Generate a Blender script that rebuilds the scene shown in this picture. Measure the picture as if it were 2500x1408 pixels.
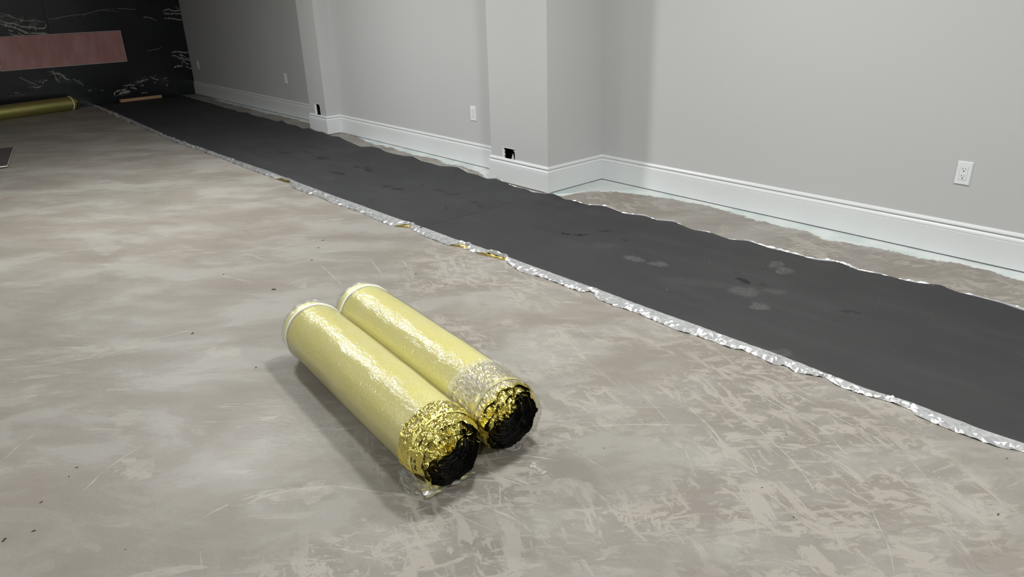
import bpy, bmesh, math, random
import numpy as np
from mathutils import Vector, Matrix, noise as mnoise

random.seed(7)
rng = np.random.default_rng(11)
S = bpy.context.scene
C = S.collection
for o in list(bpy.data.objects):
    bpy.data.objects.remove(o)

# ------------------------------------------------------------------ camera
F_PX, YAW, PITCH, ROLL, CAM_H = 1746.0, 0.8591, 0.3975, -0.0308, 1.3285
cy_, sy_ = math.cos(YAW), math.sin(YAW)
FW = Vector((-sy_ * math.cos(PITCH), cy_ * math.cos(PITCH), -math.sin(PITCH)))
R0 = Vector((cy_, sy_, 0))
U0 = R0.cross(FW)
RT = math.cos(ROLL) * R0 + math.sin(ROLL) * U0
UP = -math.sin(ROLL) * R0 + math.cos(ROLL) * U0
cam = bpy.data.cameras.new('camera')
cam.sensor_width = 36
cam.lens = F_PX * 36 / 2500
cam.clip_start = 0.02
cam_o = bpy.data.objects.new('camera', cam)
C.objects.link(cam_o)
M = Matrix((RT, UP, -FW)).transposed().to_4x4()
M.translation = (0, 0, CAM_H)
cam_o.matrix_world = M
S.camera = cam_o

# ------------------------------------------------------------------ world, exposure
w = bpy.data.worlds.new('world')
S.world = w
w.use_nodes = True
w.node_tree.nodes['Background'].inputs[0].default_value = (0.02, 0.02, 0.02, 1)
w.node_tree.nodes['Background'].inputs[1].default_value = 1
S.view_settings.view_transform = 'Standard'
S.view_settings.look = 'None'
S.view_settings.gamma = 1
S.view_settings.use_curve_mapping = False
S.view_settings.exposure = 0.0

# ------------------------------------------------------------------ ceiling downlights (only the near half of the room is lit)
CEIL = 2.55
LIGHTS = [(-5.1, 1.35, 90), (-2.0, 2.2, 54), (0.9, 2.4, 63),
          (-5.1, -1.8, 38), (-2.0, -1.2, 30), (0.9, -1.2, 34)]
for (lx, ly, pw) in LIGHTS:
    ld = bpy.data.lights.new('downlight', 'AREA')
    ld.shape = 'DISK'
    ld.size = 0.28
    ld.energy = pw
    ld.color = (0.985, 1.0, 0.985)
    lo = bpy.data.objects.new('downlight', ld)
    lo.location = (lx, ly, CEIL - 0.015)
    C.objects.link(lo)

# ------------------------------------------------------------------ helpers: pixels of the photograph -> points of the room
def ray(q):
    return FW + (q[0] - 1250) / F_PX * RT - (q[1] - 704) / F_PX * UP
def onz(q, z=0.0):
    d = ray(q)
    t = (z - CAM_H) / d.z
    return Vector((d.x * t, d.y * t, z))
def onx(q, x):
    d = ray(q)
    t = x / d.x
    return Vector((x, d.y * t, CAM_H + d.z * t))

# ------------------------------------------------------------------ helpers: objects
def mesh_obj(name, verts, faces, mat, parent=None, smooth=False, mats=None, fmat=None):
    me = bpy.data.meshes.new(name)
    me.from_pydata([tuple(v) for v in verts], [], faces)
    for m in (mats or [mat]):
        me.materials.append(m)
    if fmat is not None:
        me.polygons.foreach_set('material_index', fmat)
    if smooth:
        me.polygons.foreach_set('use_smooth', [True] * len(me.polygons))
    me.update()
    o = bpy.data.objects.new(name, me)
    C.objects.link(o)
    if parent is not None:
        o.parent = parent
    return o
def bm_obj(name, bm, mat, parent=None, smooth=False):
    me = bpy.data.meshes.new(name)
    bmesh.ops.recalc_face_normals(bm, faces=bm.faces)
    bm.to_mesh(me)
    bm.free()
    me.materials.append(mat)
    if smooth:
        me.polygons.foreach_set('use_smooth', [True] * len(me.polygons))
    o = bpy.data.objects.new(name, me)
    C.objects.link(o)
    if parent is not None:
        o.parent = parent
    return o
def empty(name, loc, rz=0):
    o = bpy.data.objects.new(name, None)
    C.objects.link(o)
    o.location = loc
    o.rotation_euler = (0, 0, rz)
    o.empty_display_size = 0.1
    return o
def tag(o, label, cat, group=None):
    o['label'] = label
    o['category'] = cat
    if group:
        o['group'] = group
    return o
def struct(o, label=None, cat=None):
    o['kind'] = 'structure'
    if label:
        o['label'] = label
    if cat:
        o['category'] = cat
    return o
def box_bm(x0, x1, y0, y1, z0, z1, bev=0.0, seg=2):
    bm = bmesh.new()
    bmesh.ops.create_cube(bm, size=1)
    for v in bm.verts:
        v.co = Vector(((x0 + x1) / 2 + v.co.x * (x1 - x0), (y0 + y1) / 2 + v.co.y * (y1 - y0), (z0 + z1) / 2 + v.co.z * (z1 - z0)))
    if bev:
        bmesh.ops.bevel(bm, geom=list(bm.edges), offset=bev, segments=seg, affect='EDGES', profile=0.6)
    return bm

# ------------------------------------------------------------------ helpers: materials
class NT:
    def __init__(self, name):
        self.m = bpy.data.materials.new(name)
        self.m.use_nodes = True
        self.t = self.m.node_tree
        self.n = self.t.nodes
        self.b = self.n['Principled BSDF']
        self.out = self.n['Material Output']
    def link(self, a, b):
        self.t.links.new(a, b)
    def val(self, sock, v):
        if isinstance(v, bpy.types.NodeSocket):
            self.link(v, sock)
        else:
            sock.default_value = v
    def node(self, typ, **kw):
        nd = self.n.new(typ)
        for k, v in kw.items():
            setattr(nd, k, v)
        return nd
    def coord(self):
        return self.node('ShaderNodeTexCoord').outputs['Object']
    def geo(self, out='Position'):
        return self.node('ShaderNodeNewGeometry').outputs[out]
    def math(self, op, a, b=0.0, c=0.0, clamp=False):
        nd = self.node('ShaderNodeMath', operation=op, use_clamp=clamp)
        self.val(nd.inputs[0], a)
        self.val(nd.inputs[1], b)
        self.val(nd.inputs[2], c)
        return nd.outputs[0]
    def vmath(self, op, a, b=(0, 0, 0)):
        nd = self.node('ShaderNodeVectorMath', operation=op)
        self.val(nd.inputs[0], a)
        self.val(nd.inputs[1], b)
        return nd.outputs['Value'] if op in ('LENGTH', 'DISTANCE', 'DOT_PRODUCT') else nd.outputs[0]
    def scale(self, v, s):
        nd = self.node('ShaderNodeVectorMath', operation='SCALE')
        self.val(nd.inputs[0], v)
        self.val(nd.inputs['Scale'], s)
        return nd.outputs[0]
    def mapping(self, v, loc=(0, 0, 0), rot=0.0, sc=(1, 1, 1), typ='POINT'):
        nd = self.node('ShaderNodeMapping', vector_type=typ)
        self.val(nd.inputs['Vector'], v)
        nd.inputs['Location'].default_value = loc
        nd.inputs['Rotation'].default_value = (0, 0, rot) if not isinstance(rot, tuple) else rot
        nd.inputs['Scale'].default_value = sc
        return nd.outputs[0]
    def aniso(self, v, ang, sx, sy, loc=(0, 0, 0)):
        """coordinates turned so x runs along ang, then stretched"""
        return self.mapping(self.mapping(v, loc, -ang), (0, 0, 0), 0.0, (sx, sy, 1))
    def noise(self, v, scale=1.0, detail=4.0, rough=0.5, dist=0.0, col=False):
        nd = self.node('ShaderNodeTexNoise')
        self.val(nd.inputs['Vector'], v)
        nd.inputs['Scale'].default_value = scale
        nd.inputs['Detail'].default_value = detail
        nd.inputs['Roughness'].default_value = rough
        nd.inputs['Distortion'].default_value = dist
        return nd.outputs['Color'] if col else nd.outputs[0]
    def ramp(self, v, a, b, lo=0.0, hi=1.0, smooth=True):
        nd = self.node('ShaderNodeMapRange', interpolation_type='SMOOTHSTEP' if smooth else 'LINEAR')
        self.val(nd.inputs['Value'], v)
        nd.inputs['From Min'].default_value = a
        nd.inputs['From Max'].default_value = b
        nd.inputs['To Min'].default_value = lo
        nd.inputs['To Max'].default_value = hi
        return nd.outputs[0]
    def mix(self, f, a, b, mode='MIX'):
        nd = self.node('ShaderNodeMix', data_type='RGBA', blend_type=mode)
        self.val(nd.inputs['Factor'], f)
        for s, v in ((nd.inputs['A'], a), (nd.inputs['B'], b)):
            pass
        ia = [s for s in nd.inputs if s.name == 'A' and s.type == 'RGBA'][0]
        ib = [s for s in nd.inputs if s.name == 'B' and s.type == 'RGBA'][0]
        self.val(ia, v if False else (a if isinstance(a, bpy.types.NodeSocket) else (*a, 1)))
        self.val(ib, b if isinstance(b, bpy.types.NodeSocket) else (*b, 1))
        return [s for s in nd.outputs if s.type == 'RGBA'][0]
    def sep(self, v):
        nd = self.node('ShaderNodeSeparateXYZ')
        self.val(nd.inputs[0], v)
        return nd.outputs
    def ellipses(self, v, lst, edge=0.55):
        """sum of soft ellipses (cx, cy, angle, a, b, strength) in the xy of v"""
        tot = None
        for (cx, cy, an, a, b, st) in lst:
            q = self.mapping(v, (cx, cy, 0), an, (a, b, 1e3), 'TEXTURE')
            d = self.ramp(self.vmath('LENGTH', q), edge, 1.0, st, 0.0)
            tot = d if tot is None else self.math('MAXIMUM', tot, d)
        return tot
    def bump(self, h, strength=0.2, dist=0.01):
        nd = self.node('ShaderNodeBump')
        nd.inputs['Strength'].default_value = strength
        nd.inputs['Distance'].default_value = dist
        self.val(nd.inputs['Height'], h)
        return nd.outputs[0]
    def fin(self, col=None, rough=None, metal=None, spec=None, normal=None, coat=None, coatr=None):
        b = self.b
        if col is not None:
            self.val(b.inputs['Base Color'], col if isinstance(col, bpy.types.NodeSocket) else (*col, 1))
        if rough is not None:
            self.val(b.inputs['Roughness'], rough)
        if metal is not None:
            self.val(b.inputs['Metallic'], metal)
        if spec is not None:
            self.val(b.inputs['Specular IOR Level'], spec)
        if normal is not None:
            self.link(normal, b.inputs['Normal'])
        if coat is not None:
            b.inputs['Coat Weight'].default_value = coat
            b.inputs['Coat Roughness'].default_value = coatr or 0.1
        return self.m

# ------------------------------------------------------------------ room layout (metres, wall runs along X)
Y1, Y2, Y3, P1, P2 = 3.725, 3.587, 3.9356, 3.434, 3.382
XP1L, XP1R, XP2L, XP2R = -7.121, -6.771, -4.1085, -3.5033
XB = -11.40          # stone wall
XN, YL = 4.5, -4.2   # walls behind and beside the camera
HB, TB = 0.184, 0.016
WALL = [(XB - 0.25, Y1), (XP1L, Y1), (XP1L, P1), (XP1R, P1), (XP1R, Y2), (XP2L, Y2), (XP2L, P2), (XP2R, P2), (XP2R, Y3), (XN, Y3)]

# ------------------------------------------------------------------ surface materials
def wall_mat():
    n = NT('painted_wall')
    p = n.coord()
    c = n.mix(n.noise(p, 0.7, 3), (0.500, 0.501, 0.497), (0.525, 0.526, 0.522))
    return n.fin(c, 0.62, normal=n.bump(n.noise(p, 260, 3), 0.06, 0.002), spec=0.35)
def trim_mat():
    n = NT('white_trim_paint')
    p = n.coord()
    c = n.mix(n.noise(p, 3.0, 3), (0.665, 0.682, 0.69), (0.70, 0.715, 0.72))
    return n.fin(c, 0.34, spec=0.45)
def ceil_mat():
    n = NT('ceiling_paint')
    p = n.coord()
    c = n.mix(n.noise(p, 2.0, 3), (0.70, 0.70, 0.69), (0.76, 0.76, 0.75))
    return n.fin(c, 0.8)

# ragged white overspray along the wall: distance profile traced on the floor
PAINT_PX = {
    1: [(482, 224), (515, 236), (526, 243), (537, 247), (561, 254), (585, 259), (620, 268), (650, 276), (680, 281.5), (704, 287), (728, 293), (756, 301)],
    2: [(833, 325), (860, 330), (880, 338), (905, 350), (945, 358), (985, 370), (1030, 382), (1070, 390), (1090, 399), (1125, 405), (1175, 424), (1195, 440)],
    3: [(1366, 479), (1400, 473), (1450, 467), (1500, 468), (1560, 474), (1640, 486), (1700, 497), (1745, 507), (1830, 532), (1910, 553), (1960, 562), (2000, 580), (2060, 592),
        (2110, 601), (2160, 609), (2220, 624), (2260, 632), (2300, 638), (2370, 650), (2430, 665), (2500, 686)]}
def skim(x0, y0, x1, y1, w, st):
    a, b = onz((x0, y0)), onz((x1, y1))
    d = b - a
    return ((a.x + b.x) / 2, (a.y + b.y) / 2, math.atan2(d.y, d.x), d.length * 0.55, w, st)
SKIMS = [skim(1690, 1140, 1775, 1120, .035, 1), skim(2040, 1120, 2130, 1150, .07, .9), skim(2230, 1145, 2400, 1270, .06, .9), skim(1330, 1190, 1470, 1200, .05, .8), skim(1780, 1210, 1930, 1270, .05, .8),
         skim(640, 1215, 830, 1190, .035, .9), skim(1140, 1225, 1240, 1280, .06, .7), skim(830, 1310, 990, 1350, .09, .7), skim(1220, 1390, 1330, 1400, .06, .8), skim(1300, 860, 1380, 885, .04, .9),
         skim(250, 1040, 360, 1010, .06, .5), skim(310, 1110, 360, 1170, .05, .7), skim(500, 855, 600, 860, .05, .5), skim(100, 880, 350, 850, .05, .5),
         skim(1420, 1010, 1560, 1000, .04, .7), skim(1760, 1290, 1830, 1340, .09, .8), skim(2210, 1300, 2300, 1340, .09, .6), skim(2000, 1000, 2060, 1080, .05, .6), skim(700, 690, 760, 700, .03, .5)]
def floor_mat():
    n = NT('patched_concrete')
    P = n.geo()
    s = n.sep(P)
    flat = P
    wob = n.scale(n.vmath('SUBTRACT', n.noise(P, 0.9, 3, 0.55, 0.0, True), (0.5, 0.5, 0.5)), 0.30)
    Pw = n.vmath('ADD', P, wob)
    # broad trowel smears, long in the sweep direction
    sm = n.aniso(Pw, 0.90, 1.05, 2.1)
    big = n.noise(sm, 1.5, 7, 0.62, 0.25)
    sm2 = n.aniso(Pw, 0.60, 0.7, 2.4, (3.1, 1.7, 0))
    med = n.noise(sm2, 1.9, 7, 0.62, 0.15)
    base = n.mix(n.ramp(n.noise(Pw, 0.62, 3, 0.5), 0.36, 0.64), (0.224, 0.193, 0.165), (0.220, 0.200, 0.172))
    pale = (0.322, 0.308, 0.283)
    c = n.mix(n.ramp(big, 0.40, 0.66, 0, 0.72), base, pale)
    # hard edged skims of leveller
    e1 = n.ramp(big, 0.540, 0.553, 0, 0.30)
    c = n.mix(e1, c, pale)
    e2 = n.ramp(med, 0.545, 0.562, 0, 0.30)
    c = n.mix(e2, c, (0.300, 0.276, 0.245))
    e3 = n.ramp(med, 0.40, 0.43, 0.28, 0)
    c = n.mix(e3, c, (0.195, 0.166, 0.140))
    # scaly scuffed areas towards the near right
    reg = n.math('MULTIPLY', n.ramp(n.noise(Pw, 1.6, 4, 0.6, 0.3), 0.40, 0.54),
                 n.ramp(n.math('ADD', n.math('ADD', n.math('MULTIPLY', s[0], 0.65), n.math('MULTIPLY', s[1], 0.76)), n.math('MULTIPLY', n.noise(P, 1.2, 2), 0.8)), -0.40, 0.05))
    sc1 = n.noise(n.aniso(Pw, 0.85, 0.55, 1.5), 16, 9, 0.74, 0.7)
    sc2 = n.noise(n.aniso(Pw, -0.35, 0.45, 1.5, (5, 2, 0)), 12, 9, 0.74, 0.6)
    scal = n.math('MAXIMUM', n.ramp(sc1, 0.525, 0.550), n.ramp(sc2, 0.535, 0.560))
    # pale skims traced where the photograph shows them
    skim = n.ellipses(n.vmath('MULTIPLY', n.vmath('ADD', P, n.scale(n.vmath('SUBTRACT', n.noise(P, 9, 5, 0.7, 0.0, True), (0.5, 0.5, 0.5)), 0.22)), (1, 1, 0)), SKIMS, 0.70)
    reg = n.math('MAXIMUM', reg, n.math('MULTIPLY', skim, 0.9))
    c = n.mix(n.math('MULTIPLY', n.math('MULTIPLY', scal, reg), 0.78), c, (0.385, 0.347, 0.308))
    c = n.mix(n.math('MULTIPLY', skim, 0.34), c, (0.40, 0.378, 0.342))
    # sparse scuffs everywhere
    sp = n.math('MULTIPLY', n.ramp(n.noise(n.aniso(Pw, 1.0, 0.35, 2.4, (1, 8, 0)), 9, 8, 0.7, 0.6), 0.60, 0.64),
                n.ramp(n.noise(P, 0.8, 2), 0.42, 0.6))
    c = n.mix(n.math('MULTIPLY', sp, 0.65), c, (0.385, 0.362, 0.322))
    # fine grain and faint freckles
    g = n.noise(P, 90, 4, 0.65)
    c = n.mix(0.16, c, n.mix(g, (0.13, 0.118, 0.102), (0.39, 0.37, 0.335)))
    dk = n.ramp(n.noise(P, 34, 2, 0.5), 0.775, 0.80, 0, 0.7)
    c = n.mix(dk, c, (0.12, 0.10, 0.085))
    # paint beside the baseboards
    rag = n.math('ADD', n.math('MULTIPLY', n.math('SUBTRACT', n.noise(P, 8, 6, 0.7, 0.8), 0.5), 0.13),
                 n.math('MULTIPLY', n.math('SUBTRACT', n.noise(P, 45, 4, 0.7), 0.5), 0.05))
    yy = n.math('ADD', s[1], rag)
    pm = None
    for k, (xa, xb) in {1: (XB - 0.2, XP1L), 2: (XP1R, XP2L), 3: (XP2R, XN)}.items():
        pts = sorted([(onz(q).x, onz(q).y) for q in PAINT_PX[k]])
        fc = n.node('ShaderNodeFloatCurve')
        lo, hi = xa, xb if k < 3 else 0.6
        cur = fc.mapping.curves[0]
        ylo, yhi = 2.8, 4.0
        pp = [((min(max(x, lo), hi) - lo) / (hi - lo), (y - ylo) / (yhi - ylo)) for x, y in pts]
        pp = [(0.0, pp[0][1])] + [q for q in pp if 0.001 < q[0] < 0.999] + [(1.0, pp[-1][1])]
        for i, q in enumerate(pp):
            if i == 0:
                cur.points[0].location = q
            elif i == len(pp) - 1:
                cur.points[-1].location = q
            else:
                cur.points.new(*q)
        fc.mapping.update()
        n.val(fc.inputs['Value'], n.ramp(s[0], lo, hi, 0, 1, smooth=False))
        bnd = n.ramp(fc.outputs[0], 0, 1, ylo, yhi, smooth=False)
        msk = n.ramp(n.math('SUBTRACT', yy, bnd), -0.004, 0.004)
        msk = n.math('MULTIPLY', msk, n.math('MULTIPLY', n.math('GREATER_THAN', s[0], xa), n.math('LESS_THAN', s[0], xb)))
        pm = msk if pm is None else n.math('MAXIMUM', pm, msk)
    chips = n.ramp(n.noise(P, 26, 5, 0.7), 0.66, 0.70, 1, 0.25)
    pm = n.math('MULTIPLY', pm, chips)
    pc = n.mix(n.ramp(n.noise(P, 5, 4), 0.4, 0.62), (0.53, 0.59, 0.575), (0.65, 0.675, 0.665))
    c = n.mix(pm, c, pc)
    h = n.math('ADD', n.math('MULTIPLY', n.noise(P, 60, 3, 0.6), 0.4), n.math('MULTIPLY', n.noise(n.aniso(P, 0.85, 0.55, 1.5), 9, 4, 0.65), 1.0))
    rgh = n.ramp(n.noise(Pw, 2.0, 4), 0.3, 0.7, 0.42, 0.62)
    return n.fin(c, rgh, spec=0.35, normal=n.bump(h, 0.30, 0.005))

M_WALL, M_TRIM, M_CEIL, M_FLOOR = wall_mat(), trim_mat(), ceil_mat(), floor_mat()
def plain(name, a, b, rough, scale=8.0, metal=0.0, spec=0.5, bump=None):
    n = NT(name)
    p = n.coord()
    c = n.mix(n.noise(p, scale, 4, 0.6), a, b)
    return n.fin(c, rough, metal, spec, normal=n.bump(n.noise(p, bump[0], 4, 0.6), bump[1], bump[2]) if bump else None)
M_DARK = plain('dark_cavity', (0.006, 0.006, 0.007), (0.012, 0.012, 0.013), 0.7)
M_GYP = plain('torn_gypsum', (0.62, 0.62, 0.61), (0.75, 0.75, 0.74), 0.8, 60)

# ------------------------------------------------------------------ floor
fl = mesh_obj('floor', [(XB - 0.3, YL, 0), (XN, YL, 0), (XN, Y3 + 0.1, 0), (XB - 0.3, Y3 + 0.1, 0)], [(0, 1, 2, 3)], M_FLOOR)
struct(fl)
ce = mesh_obj('ceiling', [(XB - 0.3, YL, CEIL), (XN, YL, CEIL), (XN, Y3 + 0.1, CEIL), (XB - 0.3, Y3 + 0.1, CEIL)], [(3, 2, 1, 0)], M_CEIL)
struct(ce)

# ------------------------------------------------------------------ long wall with two pilasters and their box cut-outs
HOLES = {2: (-7.004, -6.888, 0.150, 0.291), 6: (-3.981, -3.842, 0.150, 0.2585)}   # segment index -> x0, x1, z0, z1
vs, fs = [], []
def quad(a, b, c, d):
    i = len(vs)
    vs.extend([a, b, c, d])
    fs.append((i, i + 1, i + 2, i + 3))
for i in range(len(WALL) - 1):
    (xa, ya), (xb, yb) = WALL[i], WALL[i + 1]
    if i in HOLES:
        hx0, hx1, hz0, hz1 = HOLES[i]
        xs, zs = [xa, hx0, hx1, xb], [0, hz0, hz1, CEIL]
        for k in range(3):
            for j in range(3):
                if k == 1 and j == 1:
                    continue
                quad((xs[k], ya, zs[j]), (xs[k + 1], ya, zs[j]), (xs[k + 1], ya, zs[j + 1]), (xs[k], ya, zs[j + 1]))
    else:
        quad((xa, ya, 0), (xb, yb, 0), (xb, yb, CEIL), (xa, ya, CEIL))
wr = mesh_obj('wall_right', vs, fs, M_WALL)
struct(wr)
for seg, (x0, x1, z0, z1) in HOLES.items():
    y = WALL[seg][1]
    d = 0.09
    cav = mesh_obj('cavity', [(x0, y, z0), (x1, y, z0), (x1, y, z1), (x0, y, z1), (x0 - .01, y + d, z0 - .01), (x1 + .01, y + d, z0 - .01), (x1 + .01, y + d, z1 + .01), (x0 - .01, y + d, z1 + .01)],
                   [(0, 1, 5, 4), (1, 2, 6, 5), (2, 3, 7, 6), (3, 0, 4, 7), (4, 5, 6, 7)], M_DARK, wr)  # near-black faces: darkness inside the open hole is put into the colour
    # torn paper rim standing slightly proud and the cut board edge inside
    N = 44
    per = []
    for k in range(N):
        t = k / N * 4
        sd, u = int(t), t - int(t)
        cc = 0.016 if seg == 6 else 0.012
        p = [(x0 + (x1 - x0) * u, z0), (x1, z0 + (z1 - z0) * u), (x1 - (x1 - x0) * u, z1), (x0, z1 - (z1 - z0) * u)][sd]
        cx, cz = (x0 + x1) / 2, (z0 + z1) / 2
        px = min(max(p[0], x0), x1)
        pz = p[1]
        dx, dz = (px - cx) / ((x1 - x0) / 2), (pz - cz) / ((z1 - z0) / 2)
        if dx > 0.86 and dz > 0.8:            # rounded upper right corner
            px -= 0.010 * (dx - 0.8) / 0.2
            pz -= 0.010 * (dz - 0.8) / 0.2
        per.append((px, pz, dx, dz))
    rv, rf = [], []
    for (px, pz, dx, dz) in per:
        o1 = 0.0022 + random.random() * 0.0025
        i1 = 0.0012 + random.random() * 0.0025
        if dx < -0.9:
            i1 += 0.010 + random.random() * 0.004
        elif dx > 0.8:
            i1 = 0.0006
        rv += [(px + dx * o1, y - 0.0004, pz + dz * o1), (px, y - 0.0018, pz), (px - dx * i1, y + 0.006, pz - dz * i1), (px - dx * i1, y + 0.014, pz - dz * i1)]
    for k in range(N):
        a, b = k * 4, ((k + 1) % N) * 4
        for j in range(3):
            rf.append((a + j, b + j, b + j + 1, a + j + 1))
    mesh_obj('torn_rim', rv, rf, M_GYP, wr)
    if seg == 6:
        # pale tip of a bracket and loop of grey conduit inside the opening
        tx = x0 + 0.098
        mesh_obj('bracket_tip', [(tx - .026, y + .012, z0), (tx + .026, y + .008, z0), (tx + .002, y + .012, z0 + .072), (tx - .026, y + .016, z0), (tx + .026, y + .012, z0), (tx + .002, y + .016, z0 + .072)],
                 [(0, 1, 2), (5, 4, 3), (0, 3, 4, 1), (1, 4, 5, 2), (2, 5, 3, 0)], plain('grey_plastic', (0.55, 0.55, 0.56), (0.65, 0.65, 0.65), 0.4), wr)
        cv, cf = [], []
        for k in range(17):
            a = math.pi * k / 16
            c0 = Vector((tx + 0.004 + 0.036 * math.cos(a), y + 0.05, z0 + 0.03 + 0.05 * math.sin(a)))
            for j in range(6):
                b = j / 6 * 2 * math.pi
                cv.append(c0 + Vector((math.cos(a), 0, math.sin(a))) * 0.006 * math.cos(b) + Vector((0, 0.006 * math.sin(b), 0)))
        for k in range(16):
            for j in range(6):
                cf.append((k * 6 + j, k * 6 + (j + 1) % 6, k * 6 + 6 + (j + 1) % 6, k * 6 + 6 + j))
        mesh_obj('conduit', cv, cf, plain('black_conduit', (0.03, 0.03, 0.033), (0.05, 0.05, 0.055), 0.45), wr, True)

# other walls of the room (behind and beside the camera)
wl = struct(mesh_obj('wall_left', [(XN, YL, 0), (XB - .3, YL, 0), (XB - .3, YL, CEIL), (XN, YL, CEIL)], [(0, 1, 2, 3)], M_WALL))
wn = struct(mesh_obj('wall_front', [(XN, YL, 0), (XN, Y3 + .1, 0), (XN, Y3 + .1, CEIL), (XN, YL, CEIL)], [(3, 2, 1, 0)], M_WALL))

# ------------------------------------------------------------------ baseboards: moulded profile swept round the wall with mitred corners
PROF = [(0.0, 0.1840), (0.0035, 0.1838), (0.0070, 0.1815), (0.0108, 0.1745), (0.0122, 0.1690), (0.0122, 0.1668), (0.0062, 0.1645), (0.0058, 0.1610),
        (0.0070, 0.1570), (0.0100, 0.1530), (0.0135, 0.1495), (0.0150, 0.1440), (0.0150, 0.1395), (0.0132, 0.1378), (0.0132, 0.1362), (0.0160, 0.1345), (0.0160, 0.0068), (0.0, 0.0068)]
def offs(i, d):
    """wall corner i pushed into the room by d with a mitre"""
    P = [Vector(p) for p in WALL]
    def nrm(a, b):
        t = (b - a).normalized()
        return Vector((t.y, -t.x))
    if i == 0:
        return P[0] + nrm(P[0], P[1]) * d
    if i == len(P) - 1:
        return P[-1] + nrm(P[-2], P[-1]) * d
    n1, n2 = nrm(P[i - 1], P[i]), nrm(P[i], P[i + 1])
    return P[i] + (n1 + n2) * (d / (1 + n1.dot(n2)))
for i in range(len(WALL) - 1):
    bv, bf = [], []
    K = len(PROF)
    for e in (i, i + 1):
        for d, z in PROF:
            p = offs(e, d)
            bv.append((p.x, p.y, z))
    for k in range(K):
        bf.append((k, (k + 1) % K, K + (k + 1) % K, K + k))
    bf += [tuple(range(K)), tuple(range(2 * K - 1, K - 1, -1))]
    struct(mesh_obj('baseboard_right', bv, bf, M_TRIM))

# ------------------------------------------------------------------ stone wall at the far end: black slabs with pale veins, fireplace opening
def stone_mat(name, regions, seed):
    n = NT(name)
    P = n.geo()
    s = n.sep(P)
    cb = n.node('ShaderNodeCombineXYZ')
    n.link(s[1], cb.inputs[0])
    n.link(s[2], cb.inputs[1])
    q = cb.outputs[0]
    wob = n.scale(n.vmath('SUBTRACT', n.noise(n.mapping(q, (seed, 0, 0)), 1.6, 4, 0.6, 0.0, True), (0.5, 0.5, 0.5)), 0.5)
    qw = n.vmath('ADD', q, wob)
    f = n.noise(n.mapping(qw, (seed * 2.3, seed, 0), 0.18, (1.0, 4.2, 1)), 1.9, 3, 0.55, 0.6)
    vein = n.ramp(n.math('ABSOLUTE', n.math('SUBTRACT', f, 0.5)), 0.004, 0.022, 1, 0)
    f2 = n.noise(n.mapping(qw, (seed, 4, 0), -0.3, (1.0, 3.0, 1)), 3.4, 5, 0.6, 0.4)
    vein2 = n.ramp(n.math('ABSOLUTE', n.math('SUBTRACT', f2, 0.52)), 0.002, 0.016, 0.7, 0)
    blot = n.ramp(n.noise(qw, 7, 5, 0.65), 0.60, 0.68, 0, 0.4)
    reg = n.ellipses(n.vmath('ADD', q, n.scale(wob, 0.2)), regions, 0.35)
    v = n.math('MULTIPLY', n.math('MAXIMUM', n.math('MAXIMUM', vein, vein2), blot), reg, clamp=True)
    base = n.mix(n.ramp(n.noise(q, 0.8, 3), 0.4, 0.65), (0.009, 0.009, 0.012), (0.014, 0.018, 0.020))
    c = n.mix(n.math('MULTIPLY', v, 0.5), base, (0.30, 0.29, 0.27))
    return n.fin(c, 0.22, spec=0.4)
def yz(q):
    p = onx(q, XB)
    return (p.y, p.z)
REG = []
for (x, y, an, a, b, st) in [(45, 60, -0.3, 0.42, 0.13, 1.0), (90, 50, -0.1, 0.3, 0.05, .5), (180, 40, 0.12, 0.40, 0.03, .5), (290, 22, 0.0, 0.3, 0.02, .4), (365, 45, -0.2, 0.1, 0.03, .7),
                             (425, 32, 0.0, 0.16, 0.10, 1.0), (452, 145, -0.2, 0.19, 0.13, 1.0), (340, 205, 0.35, 0.32, 0.10, .8), (300, 224, 0.2, 0.2, 0.06, 1.0), (400, 198, -0.6, 0.12, 0.08, .6),
                             (145, 186, -0.5, 0.22, 0.08, .8), (80, 205, 0.1, 0.25, 0.07, .6), (200, 205, -0.7, 0.14, 0.05, .6), (60, 232, 0, 0.3, 0.03, .3), (225, 220, 0, 0.12, 0.03, .6), (385, 118, 0.3, 0.1, 0.02, .4)]:
    py, pz = yz((x, y))
    REG.append((py, pz, an, a, b, st))
M_STONE = stone_mat('black_veined_stone', REG, 3.0)
wb = struct(mesh_obj('wall_back', [(XB - .06, YL, 0), (XB - .06, Y1, 0), (XB - .06, Y1, CEIL), (XB - .06, YL, CEIL)], [(0, 1, 2, 3)], M_DARK))
# fireplace opening from the photographed corners
tr, br_, bl = onx((293, 73.8), XB), onx((312, 149.8), XB), onx((2, 174.7), XB)
FY0, FY1, FZ0, FZ1 = bl.y, (tr.y + br_.y) / 2, (bl.z + br_.z) / 2, tr.z
SEAM = onx((116, 60), XB).y
EDGE = onx((408, 90), XB).y
def slab(name, y0, y1, z0, z1, x1=XB, t=0.03):
    return bm_obj(name, box_bm(x1 - t, x1, y0, y1, z0, z1, 0.0003, 1), M_STONE, wb)
g = 0.0001
slab('stone_slab', FY0 + g, SEAM - .0012, FZ1, CEIL)
slab('stone_slab', SEAM + .0012, FY1 - g, FZ1, CEIL)
slab('stone_slab', FY0 - 1.6, FY0 - g, 0.0, CEIL)
slab('stone_slab', FY0 + g, FY1 - g, 0.0, FZ0)
slab('stone_slab', FY1 + g, EDGE, 0.0, CEIL)
slab('stone_slab', EDGE - 0.02, Y1 - 0.001, 0.0, CEIL, XB - 0.026, 0.03)
slab('stone_slab', YL, FY0 - 1.6 - g, 0.0, CEIL)

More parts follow.
